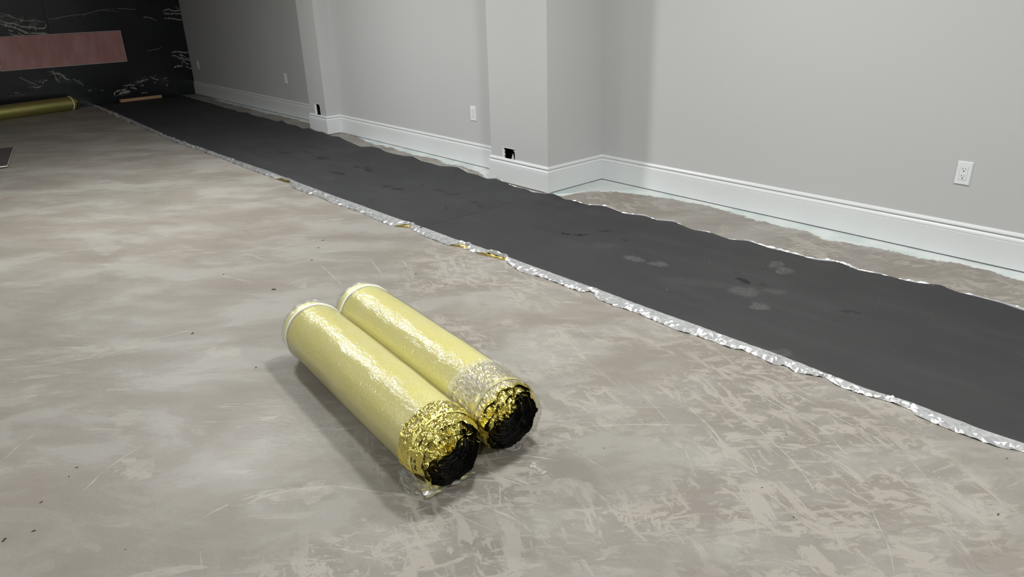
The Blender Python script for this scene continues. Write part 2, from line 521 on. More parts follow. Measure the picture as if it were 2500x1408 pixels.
def px(org, sc, pts):
    return [(org[0] + x / sc, org[1] + y / sc) for x, y in pts]
def spline(pts, step):
    """Catmull-Rom through points, resampled"""
    P = [np.array(p, float) for p in pts]
    P = [2 * P[0] - P[1]] + P + [2 * P[-1] - P[-2]]
    out = []
    for i in range(1, len(P) - 2):
        n = max(2, int(np.linalg.norm(P[i + 1] - P[i]) / step))
        for k in range(n):
            t = k / n
            out.append(0.5 * (2 * P[i] + (P[i + 1] - P[i - 1]) * t + (2 * P[i - 1] - 5 * P[i] + 4 * P[i + 1] - P[i + 2]) * t * t + (3 * P[i] - 3 * P[i + 1] + P[i + 2] - P[i - 1]) * t ** 3))
    out.append(P[-2])
    return out
# pale quartz veins of the stone, followed one by one
VEINS = []
for wd, pts in [(1.6, [(0, 390), (150, 465), (240, 455), (400, 550), (560, 600), (700, 640), (900, 650), (1100, 645), (1250, 675), (1440, 675)]),
                (3.8, [(0, 610), (100, 690), (250, 730), (420, 735), (560, 790), (700, 835), (850, 845), (1000, 850), (1150, 880), (1300, 885), (1400, 870), (1450, 750)]),
                (4.5, [(0, 740), (120, 780), (250, 810), (420, 850), (560, 900), (700, 970), (850, 1030), (960, 1060)]), (2.5, [(250, 940), (420, 985)]), (2.5, [(280, 1030), (420, 1090), (650, 1130)]),
                (2, [(550, 1030), (680, 1090), (800, 1110)]), (3.5, [(960, 1040), (1200, 1040), (1500, 1045)])]:
    VEINS.append((XB, wd, px((0, 0), 12.8, pts)))
for wd, pts in [(1.0, [(540, 185), (590, 225), (700, 205), (850, 180), (1000, 165), (1170, 120), (1300, 125), (1400, 140)]), (1.5, [(1670, 205), (1740, 205), (1840, 240)]), (.8, [(1370, 100), (1600, 110)]), (.8, [(1730, 600), (1820, 580), (1900, 560)])]:
    VEINS.append((XB, wd, px((0, 0), 4.808, pts)))
for wd, pts in [(2.6, [(125, 210), (250, 175), (340, 210), (490, 190)]), (2.6, [(130, 250), (240, 265), (380, 262), (520, 265)]), (3, [(150, 350), (300, 350), (430, 375), (550, 375)]), (3, [(295, 1005), (400, 985), (520, 1000), (670, 1005)]),
                (2.4, [(300, 1065), (380, 1065), (470, 1110), (600, 1140), (690, 1165)]), (2.2, [(530, 1155), (590, 1215), (650, 1220)]), (4, [(350, 1290), (420, 1260), (520, 1270)]), (2, [(570, 1270), (710, 1320)]), (3.5, [(450, 1045), (535, 1058)])]:
    VEINS.append((XB - 0.026, wd, px((380, 0), 7.82, pts)))
for wd, pts in [(3, [(150, 1000), (160, 880), (290, 800), (450, 780), (600, 740)]), (5.5, [(320, 940), (480, 870), (760, 810)]), (2.6, [(500, 620), (700, 590), (930, 600)]), (3.2, [(740, 690), (900, 700), (1000, 740)]),
                (2.6, [(980, 460), (1200, 430), (1430, 350)]), (2.2, [(1150, 610), (1270, 590)]), (2.6, [(1640, 480), (1730, 475)]), (2.4, [(1500, 250), (1700, 360), (1840, 400)]), (1.6, [(2180, 520), (2120, 610), (2200, 640)]), (1.5, [(1980, 320), (2180, 310)]), (2, [(1160, 900), (1260, 870), (1400, 890)])]:
    VEINS.append((XB, wd, px((270, 170), 15.625, pts)))
for wd, pts in [(2, [(1140, 130), (1230, 200), (1280, 320), (1340, 390)]), (3.6, [(1210, 170), (1380, 200), (1480, 290), (1580, 320)]), (1.6, [(1640, 290), (1800, 380), (1890, 460)]), (1.4, [(420, 260), (600, 340), (750, 400), (860, 450)]),
                (2, [(740, 480), (830, 500), (950, 460)]), (2.4, [(1990, 560), (2070, 560)]), (1.3, [(2280, 560), (2350, 560)]), (1.3, [(320, 610), (420, 620)]), (1.6, [(960, 420), (1000, 350), (1080, 330)])]:
    VEINS.append((XB, wd, px((0, 160), 9.26, pts)))
vv_, vf_ = [], []
for (xp, wd, pts) in VEINS:
    sp = spline([(onx(q, xp).y, onx(q, xp).z) for q in pts], 0.008)
    b0, nn_, ph = len(vv_), len(sp), random.random() * 90
    for i, p in enumerate(sp):
        a, b = sp[max(0, i - 1)], sp[min(nn_ - 1, i + 1)]
        t = (b - a) / (np.linalg.norm(b - a) + 1e-9)
        nr = np.array([-t[1], t[0]])
        tap = min(1, 0.25 + 6 * min(i, nn_ - 1 - i) / nn_)
        hw_ = 0.5 * wd * 0.0066 * tap * max(0.15, 0.8 + 0.9 * mnoise.noise((i * 0.35 + ph, 0, 0)))
        jo = nr * 0.004 * mnoise.noise((i * 0.3 + ph, 7, 0))
        for sg in (1, -1):
            c_ = p + jo + nr * hw_ * sg
            vv_.append((xp + 0.0006, min(c_[0], Y1 - 0.004), c_[1]))
    vf_ += [(b0 + 2 * i, b0 + 2 * i + 1, b0 + 2 * i + 3, b0 + 2 * i + 2) for i in range(nn_ - 1)]
vn = mesh_obj('quartz_vein', vv_, vf_, plain('quartz', (0.12, 0.117, 0.108), (0.40, 0.39, 0.36), 0.4, 22), wb)
vn['kind'] = 'stuff'

def pink_mat():
    n = NT('pink_protective_film')
    p = n.geo()
    a = n.noise(n.mapping(p, (0, 0, 0), (0.5, 0, 0), (1, 3, 1)), 2.5, 5, 0.6, 0.5)
    c = n.mix(n.ramp(a, 0.35, 0.7), (0.40, 0.175, 0.160), (0.48, 0.255, 0.25))
    c = n.mix(n.ramp(n.noise(p, 9, 6, 0.7), 0.60, 0.68, 0, 0.35), c, (0.6, 0.40, 0.38))
    return n.fin(c, 0.45)
fp = empty('fireplace_insert', (XB, (FY0 + FY1) / 2, FZ0))
tag(fp, 'long low fireplace insert covered with dusty pink film, set in the black stone wall', 'fireplace')
hw, hh = (FY1 - FY0) / 2, FZ1 - FZ0
bm_obj('film_panel', box_bm(-0.030, -0.012, -hw + .006, hw - .006, 0.006, hh - .006, .001, 1), pink_mat(), fp)
fm = plain('steel_frame', (0.42, 0.39, 0.37), (0.52, 0.48, 0.46), 0.4, 20)
for (y0, y1, z0, z1) in [(-hw, hw, 0, .008), (-hw, hw, hh - .008, hh), (-hw, -hw + .010, .008, hh - .008), (hw - .010, hw, .008, hh - .008)]:
    bm_obj('frame_bar', box_bm(-.028, .002, y0, y1, z0, z1, .001, 1), fm, fp)

# ------------------------------------------------------------------ outlets
M_PLATE = plain('white_plastic', (0.74, 0.76, 0.78), (0.78, 0.80, 0.81), 0.3, 5)
M_SLOT = plain('slot_black', (0.01, 0.01, 0.01), (0.02, 0.02, 0.02), 0.6)
def outlet(x, y, z, label):
    t = empty('wall_outlet', (x, y, z))
    tag(t, label, 'outlet', 'duplex outlets along the long wall')
    a, b = 0.035, 0.0572
    bm = box_bm(-a, a, -0.0062, -0.0002, -b, b)
    bmesh.ops.bevel(bm, geom=[e for e in bm.edges if all(v.co.y < -0.004 for v in e.verts)], offset=0.0032, segments=2, affect='EDGES')
    # gap round the receptacle: thin grey plate with its shade in the colour
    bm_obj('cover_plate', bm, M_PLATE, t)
    gr = bm_obj('gap_shade', box_bm(-.0172, .0172, -0.00635, -0.0060, -.0338, .0338), plain('gap_shade_grey', (0.30, 0.31, 0.32), (0.34, 0.35, 0.36), 0.6), t)
    rc = bm_obj('receptacle', box_bm(-.0165, .0165, -0.0078, -0.0058, -.0331, .0331, .0008, 2), M_PLATE, t)
    for s in (1, -1):
        zc = 0.0170 * s
        bm_obj('slot', box_bm(-.0072, -.0050, -.0081, -.0076, zc + .0005, zc + .0090), M_SLOT, rc)
        bm_obj('slot', box_bm(.0050, .0070, -.0081, -.0076, zc + .0012, zc + .0085), M_SLOT, rc)
        bm = bmesh.new()
        bmesh.ops.create_cone(bm, cap_ends=True, segments=12, radius1=.0031, radius2=.0031, depth=.0006, matrix=Matrix.Translation((0, -.0079, zc - .0065)) @ Matrix.Rotation(math.pi / 2, 4, 'X'))
        bm_obj('ground_hole', bm, M_SLOT, rc)
    for zc in (0.0485, -0.0485):
        bm = bmesh.new()
        bmesh.ops.create_cone(bm, cap_ends=True, segments=10, radius1=.0028, radius2=.0024, depth=.0008, matrix=Matrix.Translation((0, -.0064, zc)) @ Matrix.Rotation(math.pi / 2, 4, 'X'))
        bm_obj('screw', bm, M_PLATE, t)
    return t
outlet(-1.1386, Y3, 0.4276, 'white duplex wall outlet above the baseboard at the right edge, nearest and largest')
outlet(-4.5622, Y2, 0.4162, 'white wall outlet in the middle bay, left of the pilaster with the square cut-out')
outlet(-8.25, Y1, 0.430, 'white wall outlet in the shaded far bay, just left of the far pilaster')
outlet(-11.13, Y1, 0.430, 'white wall outlet in the dark corner right beside the black stone wall')

# ------------------------------------------------------------------ ridges of leveller left by the trowel (traced on the floor)
RIDGES = []
A = ((1200, 900), 1.923)
for wd, pts in [(4, [(320, 118), (400, 160), (500, 238)]), (3, [(630, 60), (720, 130), (800, 215), (850, 275)]), (6, [(900, 160), (980, 230), (1050, 300), (1090, 370), (1110, 430)]),
                (4, [(1105, 35), (1200, 85), (1330, 165), (1450, 225), (1560, 290), (1650, 385), (1700, 440)]), (3.5, [(1260, 65), (1400, 110), (1520, 165), (1640, 235), (1780, 310), (1880, 375), (1960, 450)]),
                (5, [(1160, 210), (1250, 280), (1350, 370), (1430, 450), (1490, 530), (1520, 585)]), (2.5, [(215, 295), (370, 375), (480, 440), (560, 490)]),
                (5, [(320, 290), (480, 270), (640, 262), (800, 262), (1000, 265)]), (3, [(905, 370), (945, 465), (960, 475)]), (3.5, [(1180, 370), (1230, 440), (1270, 560)]),
                (2.5, [(1490, 530), (1560, 575), (1640, 620)]), (3, [(2100, 700), (2180, 790), (2250, 870)]), (3, [(2195, 455), (2290, 530), (2340, 565)]), (4, [(200, 190), (290, 250)]),
                (5, [(120, 405), (200, 412), (320, 432)]), (3.5, [(1600, 720), (1640, 840)]), (3.5, [(1220, 640), (1245, 740), (1255, 820)]), (3, [(870, 770), (915, 835)]), (3, [(270, 640), (420, 705)]),
                (7, [(0, 500), (100, 530), (190, 565)]), (4, [(1780, 650), (1830, 760), (1870, 850), (1890, 960)]), (3, [(1040, 0), (1200, 40), (1330, 75)]), (2.5, [(770, 100), (850, 130), (910, 165)]),
                (2.5, [(440, 180), (700, 180), (860, 185)]), (2, [(1960, 420), (2050, 520), (2120, 600)]), (3, [(1340, 205), (1300, 255), (1270, 275)]), (6, [(0, 655), (100, 700), (220, 790)])]:
    RIDGES.append((wd, px(*A, pts)))
B = ((600, 1100), 3.571)
for wd, pts in [(5, [(560, 300), (800, 310), (1100, 350), (1350, 385), (1650, 465), (1850, 560), (2050, 650), (2250, 730)]), (6, [(2050, 170), (2250, 220), (2420, 270), (2490, 320)]),
                (6, [(1700, 370), (1950, 440), (2200, 530), (2320, 600)]), (4, [(700, 835), (850, 770), (990, 700)]), (4, [(480, 855), (700, 845), (900, 870), (1060, 905), (1200, 965), (1290, 1010)]),
                (4, [(1230, 660), (1330, 770), (1430, 860)]), (5, [(2210, 290), (2220, 400), (2210, 480)]), (15, [(0, 470), (150, 400), (350, 350), (560, 325), (760, 310)]), (3, [(1540, 740), (1535, 880)])]:
    RIDGES.append((wd, px(*B, pts)))
D = ((0, 700), 1.9886)
for wd, pts in [(3, [(390, 1005), (500, 900), (610, 820), (720, 755)]), (8, [(980, 1120), (1100, 1060), (1250, 1010), (1330, 985)]), (3, [(640, 270), (800, 240), (900, 215), (960, 222)]),
                (2, [(0, 400), (200, 380), (430, 345), (620, 300), (720, 265)]), (3, [(20, 840), (80, 780), (180, 710)]), (2, [(600, 655), (700, 630), (720, 628)]), (3, [(970, 1280), (985, 1400)])]:
    RIDGES.append((wd, px(*D, pts)))
E_ = ((500, 300), 3.125)
for wd, pts in [(3, [(880, 1080), (960, 1150), (1050, 1240)]), (2.5, [(1250, 1030), (1310, 1100), (1370, 1180)]), (2.5, [(60, 1145), (200, 1180), (380, 1220)]), (3, [(220, 1030), (330, 1005), (480, 1050)]), (2.5, [(1500, 1040), (1560, 1110)]), (2.5, [(1780, 1100), (1810, 1160)])]:
    RIDGES.append((wd, px(*E_, pts)))
rv, rf = [], []
for (wd, pts) in RIDGES:
    sp = spline([onz(q)[:2] for q in pts], 0.006)
    n = len(sp)
    side = random.choice((-1, 1))
    mid = onz(pts[len(pts) // 2])
    mpp = math.hypot(mid.length, CAM_H) / F_PX           # metres per pixel there
    ph = random.random() * 50
    base = len(rv)
    for i, p in enumerate(sp):
        a, b = sp[max(0, i - 1)], sp[min(n - 1, i + 1)]
        t = (b - a) / (np.linalg.norm(b - a) + 1e-9)
        nn = np.array([-t[1], t[0]])
        tap = min(1, 5 * i / n, 5 * (n - 1 - i) / n) ** 0.7
        nz = mnoise.noise((i * 0.11 + ph, 0, 0)) + 0.6 * mnoise.noise((i * 0.5 + ph, 3, 0))
        ww = wd * 0.62 * mpp * tap * max(0.04, 0.65 + 1.15 * nz) + 0.0002
        w2 = ww * max(0.3, 0.9 + 0.9 * mnoise.noise((i * 0.6 + ph, 9, 0)))
        rv += [(*(p + nn * ww * 0.5), 0.0001), (*p, 0.0001 + 0.0011 * tap), (*(p - nn * (0.5 * ww + side * 0.0 + 0.35 * w2)), 0.0001)]
    for i in range(n - 1):
        a = base + i * 3
        rf += [(a, a + 1, a + 4, a + 3), (a + 1, a + 2, a + 5, a + 4)]
rd = mesh_obj('trowel_ridge', rv, rf, plain('dried_leveller', (0.33, 0.31, 0.275), (0.42, 0.395, 0.355), 0.75, 30), fl, True)
rd['kind'] = 'stuff'

# ------------------------------------------------------------------ underlay sheets with foil film edges
NEAR_PX = [(213, 249), (254, 264), (300, 283), (350, 305), (400, 328), (450, 347), (500, 364), (596, 398), (660, 419), (705, 437), (756, 456), (820, 480), (884, 502.5), (948, 526), (999, 543.5),
           (1044, 559), (1108, 583), (1172, 604), (1236, 626), (1300, 650), (1387, 681), (1464, 708), (1573, 749), (1683, 788), (1792, 828), (1902, 867), (2011, 910), (2120, 951), (2230, 985), (2284, 1006), (2394, 1048), (2500, 1083)]
OUT_PX = [(213, 252), (254, 271), (278, 282), (314, 298), (363, 318), (412, 341), (461, 359), (500, 372), (558, 393), (606, 412), (650, 428), (676, 437.6), (705, 446), (714, 457), (753, 473), (769, 476), (807, 493.6), (855, 509.6), (884, 519),
          (906, 530), (941.6, 545), (964, 552), (999, 555), (1025, 572), (1092, 597.6), (1124, 602), (1172, 620), (1233, 634), (1239, 641), (1268, 661.6), (1300, 671), (1327, 678), (1417.6, 712), (1445, 711), (1458.6, 730),
          (1502, 746.5), (1546, 760), (1617, 790), (1655.5, 806.7), (1688, 815), (1737.6, 831), (1776, 846.6), (1819.6, 856), (1863, 875), (1885, 888.8), (1918, 891.5), (1940, 908), (2016.5, 921.6), (2044, 940.7),
          (2098.5, 960), (2169.7, 979), (2230, 1001), (2238, 1014.5), (2339, 1055.6), (2437.7, 1091), (2500, 1101)]
FAR_PX = [(470, 240), (485.6, 246), (512, 251), (530, 258), (554, 265), (574, 269), (583, 273.6), (605.6, 275), (614, 281), (632, 285.6), (644, 287), (674, 296.4), (689.6, 294), (701.6, 303.6), (722, 306), (734, 312), (740, 315), (754, 313), (772.4, 321), (784.5, 322.5), (796.6, 326.8), (808.7, 332.8), (826.8, 334),
          (845, 343.7), (860.6, 350), (881, 359), (907.7, 358), (927, 361.8), (939, 369.6), (960, 376), (985, 381), (1000, 382), (1008.5, 382.7), (1029, 394), (1051, 399), (1075, 405.8), (1102, 406.6), (1119, 409), (1141.5, 422), (1163.6, 427),
          (1184, 435.6), (1193, 437.6), (1209, 436), (1236, 447), (1260, 457.6), (1282, 461.6), (1301.6, 470), (1332, 472.8), (1348, 472.5), (1365.6, 480), (1377, 487), (1396, 489.6), (1410, 492.8), (1429.6, 500), (1442, 501), (1468, 502.4), (1480, 505),
          (1500, 512.8), (1524, 522), (1573.5, 527.8), (1606, 538.7), (1644.6, 541.4), (1688, 560.6), (1737.6, 568.8), (1781, 585), (1825, 588), (1880, 607), (1907, 612.5), (1951, 623.5), (1989, 634.4), (2049, 640),
          (2093, 659), (2153, 670), (2202.5, 683.6), (2241, 691.8), (2295.5, 695.7), (2328, 711), (2394, 727), (2448.6, 741), (2500, 759)]
XE = 1.6
nx_ = np.array([[onz(q, 0.006).x, onz(q, 0.006).y] for q in NEAR_PX])
nx_ = np.vstack([[-11.385, nx_[0, 1]], nx_[nx_[:, 0] > -11.4], [XE, nx_[-1, 1] + 0.02]])
YE_PTS = np.array([(-11.5, 3.50), (-10.2, 3.46), (-9, 3.41), (-7.8, 3.39), (-7.2, 3.352), (-6.4, 3.335), (-5.36, 3.275), (-4.5, 3.28), (-3.82, 3.272), (-3, 3.285), (-2.5, 3.283), (-1.7, 3.31), (-1.13, 3.335), (-.6, 3.36), (XE, 3.38)])
def y_far(x):
    return np.interp(x, YE_PTS[:, 0], YE_PTS[:, 1])
far = []
for q in FAR_PX:
    d = ray(q)
    lo, hi = 0.0, 30.0
    for _ in range(60):                     # where the sight line crosses the sheet's edge plane
        t = (lo + hi) / 2
        if d.y * t < y_far(d.x * t):
            lo = t
        else:
            hi = t
    far.append((d.x * t, min(max(CAM_H + d.z * t, 0.005), 0.06)))
far = np.array(sorted(far))
far = np.vstack([[-11.5, 0.006], far, [[-.3, .02], [0, .008], [.4, .03], [.8, .006], [XE, .01]]])
def smooth_interp(x, xp, yp):
    r = np.interp(x, xp, yp)
    return r
def sheet_mat(name, a, b, light, dark):
    n = NT(name)
    P = n.geo()
    wob = n.scale(n.vmath('SUBTRACT', n.noise(P, 14, 4, 0.6, 0, True), (0.5, 0.5, 0.5)), 0.09)
    q = n.vmath('MULTIPLY', n.vmath('ADD', P, wob), (1, 1, 0))
    c = n.mix(n.ramp(n.noise(P, 1.1, 4, 0.55), 0.35, 0.65), a, b)
    c = n.mix(n.ramp(n.noise(n.mapping(P, (0, 0, 0), 0.0, (0.5, 3, 1)), 3.5, 6, 0.6), 0.45, 0.7, 0, 0.18), c, (0.075, 0.075, 0.077))
    if light:
        k = n.math('MULTIPLY', n.ellipses(q, light), n.ramp(n.noise(P, 55, 3, 0.7), 0.35, 0.65, 0.35, 1.0))
        c = n.mix(n.math('MULTIPLY', k, 0.5), c, (0.15, 0.15, 0.15))
    if dark:
        k = n.math('MULTIPLY', n.ellipses(q, dark), n.ramp(n.noise(P, 30, 3, 0.7), 0.38, 0.5, 0.2, 1.0))
        c = n.mix(n.math('MULTIPLY', k, 1.0, clamp=True), c, (0.012, 0.012, 0.013))
    sp = n.ramp(n.noise(P, 38, 1, 0.4), 0.80, 0.83, 0, 0.5)
    c = n.mix(sp, c, (0.3, 0.3, 0.3))
    return n.fin(c, 0.66, spec=0.24, normal=n.bump(n.noise(P, 420, 2, 0.5), 0.10, 0.002))
def ell(x, y, an, lx, ly, st=1.0):
    """smudge centred on a pixel; half sizes in metres"""
    p = onz((x, y), 0.006)
    return (p.x, p.y, an, lx, ly, st)
LIGHT = [ell(1548, 632, 0.1, .085, .045), ell(1605, 645, 0.1, .06, .045), ell(1890, 652, 0, .04, .05, .8), ell(1915, 665, 0, .05, .05, .9), ell(1815, 712, 0.3, .09, .07, .7), ell(1855, 748, 0, .055, .055), ell(1895, 712, 0.4, .08, .035, .5),
         ell(1905, 862, 0, .05, .06, .5), ell(1480, 600, .5, .12, .05, .25), ell(1700, 690, .5, .2, .06, .2)]
DARK2 = [ell(1385, 572, .2, .045, .02), ell(1418, 574, .9, .05, .02), ell(1478, 566, 0.4, .05, .022, .7), ell(1530, 588, 0, .035, .018, .5), ell(1815, 686, -.5, .05, .02, .9), ell(1855, 695, 0, .03, .012, .5), ell(2077, 762, 0.4, .06, .025, .5), ell(1800, 665, 0, .03, .01, .4)]
DARK1 = [ell(790, 387, 0, .12, .05, .6), ell(825, 423, 0.2, .14, .035, .7), ell(900, 415, -0.4, .16, .03, .7), ell(870, 408, 0, .06, .03, .6), ell(945, 455, .3, .09, .04, .7), ell(975, 462, .6, .07, .03, .7), ell(1075, 466, 0, .09, .03, .5), ell(1105, 474, 0.6, .07, .025, .5),
         ell(1030, 452, 0, .05, .016, .5), ell(1175, 503, 0, .05, .02, .6), ell(1210, 520, .6, .09, .035, .6), ell(690, 372, 0, .12, .04, .5), ell(650, 350, 0, .1, .04, .4), ell(1088, 508, -.7, .08, .012, .5), ell(750, 372, 0, .1, .03, .4), ell(1160, 495, 0.3, .04, .015, .5)]
M_SH1 = sheet_mat('dark_foam_far', (0.035, 0.035, 0.037), (0.042, 0.042, 0.044), None, DARK1)
M_SH2 = sheet_mat('dark_foam_near', (0.036, 0.036, 0.037), (0.043, 0.043, 0.043), LIGHT, DARK2)
def foil_mat(name, col, rough, back=None, bumps=(55, 0.35), metal=1.0):
    n = NT(name)
    p = n.coord()
    h = n.math('ADD', n.noise(p, bumps[0], 3, 0.6, 0.4), n.math('MULTIPLY', n.noise(p, bumps[0] * 4, 2, 0.5), 0.3))
    c = n.mix(n.noise(p, 30, 3), col, tuple(x * 0.88 for x in col))
    nm = n.bump(h, bumps[1], 0.01)
    n.fin(c, rough, metal, normal=nm)
    if back is not None:
        b2 = n.node('ShaderNodeBsdfPrincipled')
        b2.inputs['Base Color'].default_value = (*back[0], 1)
        b2.inputs['Metallic'].default_value = back[2]
        b2.inputs['Roughness'].default_value = back[1]
        n.link(nm, b2.inputs['Normal'])
        mx = n.node('ShaderNodeMixShader')
        n.link(n.geo('Backfacing'), mx.inputs[0])
        n.link(n.b.outputs[0], mx.inputs[1])
        n.link(b2.outputs[0], mx.inputs[2])
        n.link(mx.outputs[0], n.out.inputs['Surface'])
    return n.m
GOLD = (0.86, 0.72, 0.13)
M_SILVER = foil_mat('silver_film', (0.90, 0.91, 0.92), 0.25, (GOLD, 0.25, 1.0), (30, 0.15), 0.80)
M_GOLDFILM = foil_mat('gold_film', (0.50, 0.37, 0.06), 0.35, None, (40, 0.3))  # dimmed gold: shade under the lifted flap is put into the colour

op = np.array([[onz(q, 0.004).x, onz(q, 0.004).y] for q in OUT_PX])
op = np.vstack([[-11.385, op[0, 1]], op[op[:, 0] > -11.4], [[0.2, nx_[-1, 1] - 0.05], [XE, nx_[-1, 1] - .05]]])
op = op[np.argsort(op[:, 0])]
GZ = [(onz((a, b), 0.0).x, onz((c, d), 0.0).x) for (a, b, c, d) in [(668, 436, 708, 447), (960, 550, 1005, 556), (1098, 598, 1142, 606), (1163, 617, 1237, 636)]]
def fbm(x, y, s, ph):
    return mnoise.noise((x * s + ph, y * s, ph)) + 0.5 * mnoise.noise((x * s * 2.1, y * s * 2.1 + ph, ph)) + 0.25 * mnoise.noise((x * s * 4.3, y * s * 4.3 + ph, ph))
SHW = 0.0042
def sheet(x0, x1, mat, label, name='underlay_sheet'):
    root = empty(name, ((x0 + x1) / 2, 2.85, 0))
    tag(root, label, 'underlay')
    ox, oy = (x0 + x1) / 2, 2.85
    xs = [x0]
    while xs[-1] < x1:
        d = max(0.0, -xs[-1])
        xs.append(xs[-1] + (0.016 if xs[-1] > -4 else 0.016 + 0.0065 * (d - 4)))
    xs[-1] = x1
    vv = np.concatenate([[0, .008], np.linspace(.03, .75, 18), np.linspace(.77, .96, 12), [.975, .985, .993, 1.0]])
    V, Fc = [], []
    nv = len(vv)
    zf = smooth_interp(np.array(xs), far[:, 0], far[:, 1])
    ker = np.array([.25, .5, .25])
    zf = np.convolve(np.pad(zf, 1, 'edge'), ker, 'valid')
    zl = []
    for i, x in enumerate(xs):
        ya, yb = np.interp(x, nx_[:, 0], nx_[:, 1]), y_far(x)
        for j, v in enumerate(vv):
            y = ya + (yb - ya) * v
            dist = (yb - y)
            lift = (zf[i] - 0.005) * math.exp(-(dist / 0.13) ** 1.4)
            # gentle cross ripples running in from the far edge
            k = int(min(len(xs) - 1, max(0, i)))
            und = 0.0022 * (fbm(x, y, 1.7, 3.0) + 0.9) + 0.0018 * max(0, fbm(x + 0.7 * y, y, 3.0, 8.0)) * math.exp(-dist / 0.5)
            edge = min(1.0, v * (yb - ya) / 0.12)
            z = 0.0052 + max(0, und) * edge + lift
            V.append((x - ox, y - oy, z))
    nt = len(V)
    for (x, y, z) in V[:nt]:
        pass
    V += [(x, y, z - SHW) for (x, y, z) in V[:nt]]
    I = lambda i, j: i * nv + j
    for i in range(len(xs) - 1):
        for j in range(nv - 1):
            Fc.append((I(i, j), I(i + 1, j), I(i + 1, j + 1), I(i, j + 1)))
            Fc.append((nt + I(i, j + 1), nt + I(i + 1, j + 1), nt + I(i + 1, j), nt + I(i, j)))
        Fc.append((I(i, 0), nt + I(i, 0), nt + I(i + 1, 0), I(i + 1, 0)))
        Fc.append((I(i + 1, nv - 1), nt + I(i + 1, nv - 1), nt + I(i, nv - 1), I(i, nv - 1)))
    for j in range(nv - 1):
        Fc.append((I(0, j + 1), nt + I(0, j + 1), nt + I(0, j), I(0, j)))
        e = len(xs) - 1
        Fc.append((I(e, j), nt + I(e, j), nt + I(e, j + 1), I(e, j + 1)))
    mesh_obj('foam_sheet', V, Fc, mat, root, True)
    # crumpled silver flap along the near edge
    V, Fc, NJ = [], [], 6
    xf = [x0]
    while xf[-1] < x1:
        d = max(1.0, -xf[-1])
        xf.append(xf[-1] + (0.009 + 0.008 * random.random()) * max(1.0, d / 2.6))
    xf[-1] = x1
    gv, gf = [], []
    for i, x in enumerate(xf):
        ya, yo = np.interp(x, nx_[:, 0], nx_[:, 1]), np.interp(x, op[:, 0], op[:, 1])
        gz = max([0] + [max(0.0, min(1.0, (x - a) / (0.25 * (b - a)), (b - x) / (0.12 * (b - a)))) for a, b in GZ])
        wfull = max(0.012, ya - yo)
        wd = wfull * (1 - 0.62 * gz)
        rise = 0.004 + 0.014 * max(0, mnoise.noise((x * 3.1, 7, 0)) + 0.25) + 0.010 * gz
        far_s = 1.0 if x > -4.5 else min(2.4, 1.0 + 0.35 * (-4.5 - x))
        for j in range(NJ):
            u = j / (NJ - 1)
            jx = (random.random() - .5) * 0.013 * min(1, u * 3)
            amp = 0.0095 * far_s * math.sin(math.pi * min(1, u * 1.2 + .08))
            cr = abs(fbm(x * 1.0 + 0.45 * (ya - wd * u), wd * u * 2.0, 16, 5.0)) * amp + (random.random() - .5) * 0.0085 * far_s * min(1, 4 * u)
            z = 0.0068 * (1 - u) + 0.0022 * u + rise * math.sin(math.pi * u ** 1.6) * (0.55 + .45 * u) + cr
            V.append((min(max(x + jx, x0), x1) - ox, ya + 0.002 - wd * u - oy, max(0.0014, z)))
        if gz > 0:
            gv.append([(x - ox, ya - wd * 0.6 - oy, 0.0012), (x - ox, (ya - wd + yo) / 2 - oy, 0.0014 + 0.004 * gz * abs(mnoise.noise((x * 20, 1, 0)))), (x - ox, yo + .001 - oy, 0.0008)])
        else:
            gv.append(None)
    for i in range(len(xf) - 1):
        for j in range(NJ - 1):
            a, b, c, d = i * NJ + j, (i + 1) * NJ + j, (i + 1) * NJ + j + 1, i * NJ + j + 1
            Fc += ([(a, d, c), (a, c, b)] if (i + j) % 2 else [(a, d, b), (b, d, c)])
    # faces look up: order a->d goes to -y, so flip
    Fc = [(f[0], f[1], f[2]) for f in Fc]
    fo = mesh_obj('silver_film_flap', V, Fc, M_SILVER, root)
    run = []
    for g_ in gv + [None]:
        if g_:
            run.append(g_)
            continue
        if len(run) > 1:
            G = [q for tri in run for q in tri]
            GF = []
            for i in range(len(run) - 1):
                k = i * 3
                GF += [(k + 3, k, k + 1, k + 4), (k + 4, k + 1, k + 2, k + 5)]
            mesh_obj('gold_film', G, GF, M_GOLDFILM, root)
        run = []
    # broken bright lip of film along the far edge
    V, Fc = [], []
    xw = [x for x in xs]
    for i, x in enumerate(xw):
        yb = y_far(x)
        zz = zf[i]
        a = mnoise.noise((x * 2.6, 2, 0)) + 0.7 * mnoise.noise((x * 9, 5, 0))
        wd = max(0.0008, 0.007 + 0.020 * a)
        for u in (0.0, 0.5, 1.0):
            V.append((min(max(x + (random.random() - .5) * .006, x0), x1) - ox, yb - 0.001 + wd * u - oy, max(0.0012, zz + 0.0002 + (0.002 + 0.014 * max(0.0, a + 0.22)) * u + (random.random() - .5) * .004 * u)))
    for i in range(len(xw) - 1):
        for j in range(2):
            a = i * 3 + j
            Fc += [(a, a + 3, a + 4), (a, a + 4, a + 1)]
    mesh_obj('silver_film_lip', V, Fc, M_SILVER, root)
    return root
SEAMX = -3.492
sheet(-11.385, SEAMX - 0.001, M_SH1, 'far dark foam underlay strip running from the seam back to the stone wall')
sheet(SEAMX + 0.001, XE, M_SH2, 'near dark grey foam underlay strip with crumpled silver film edge and pale shoe prints')

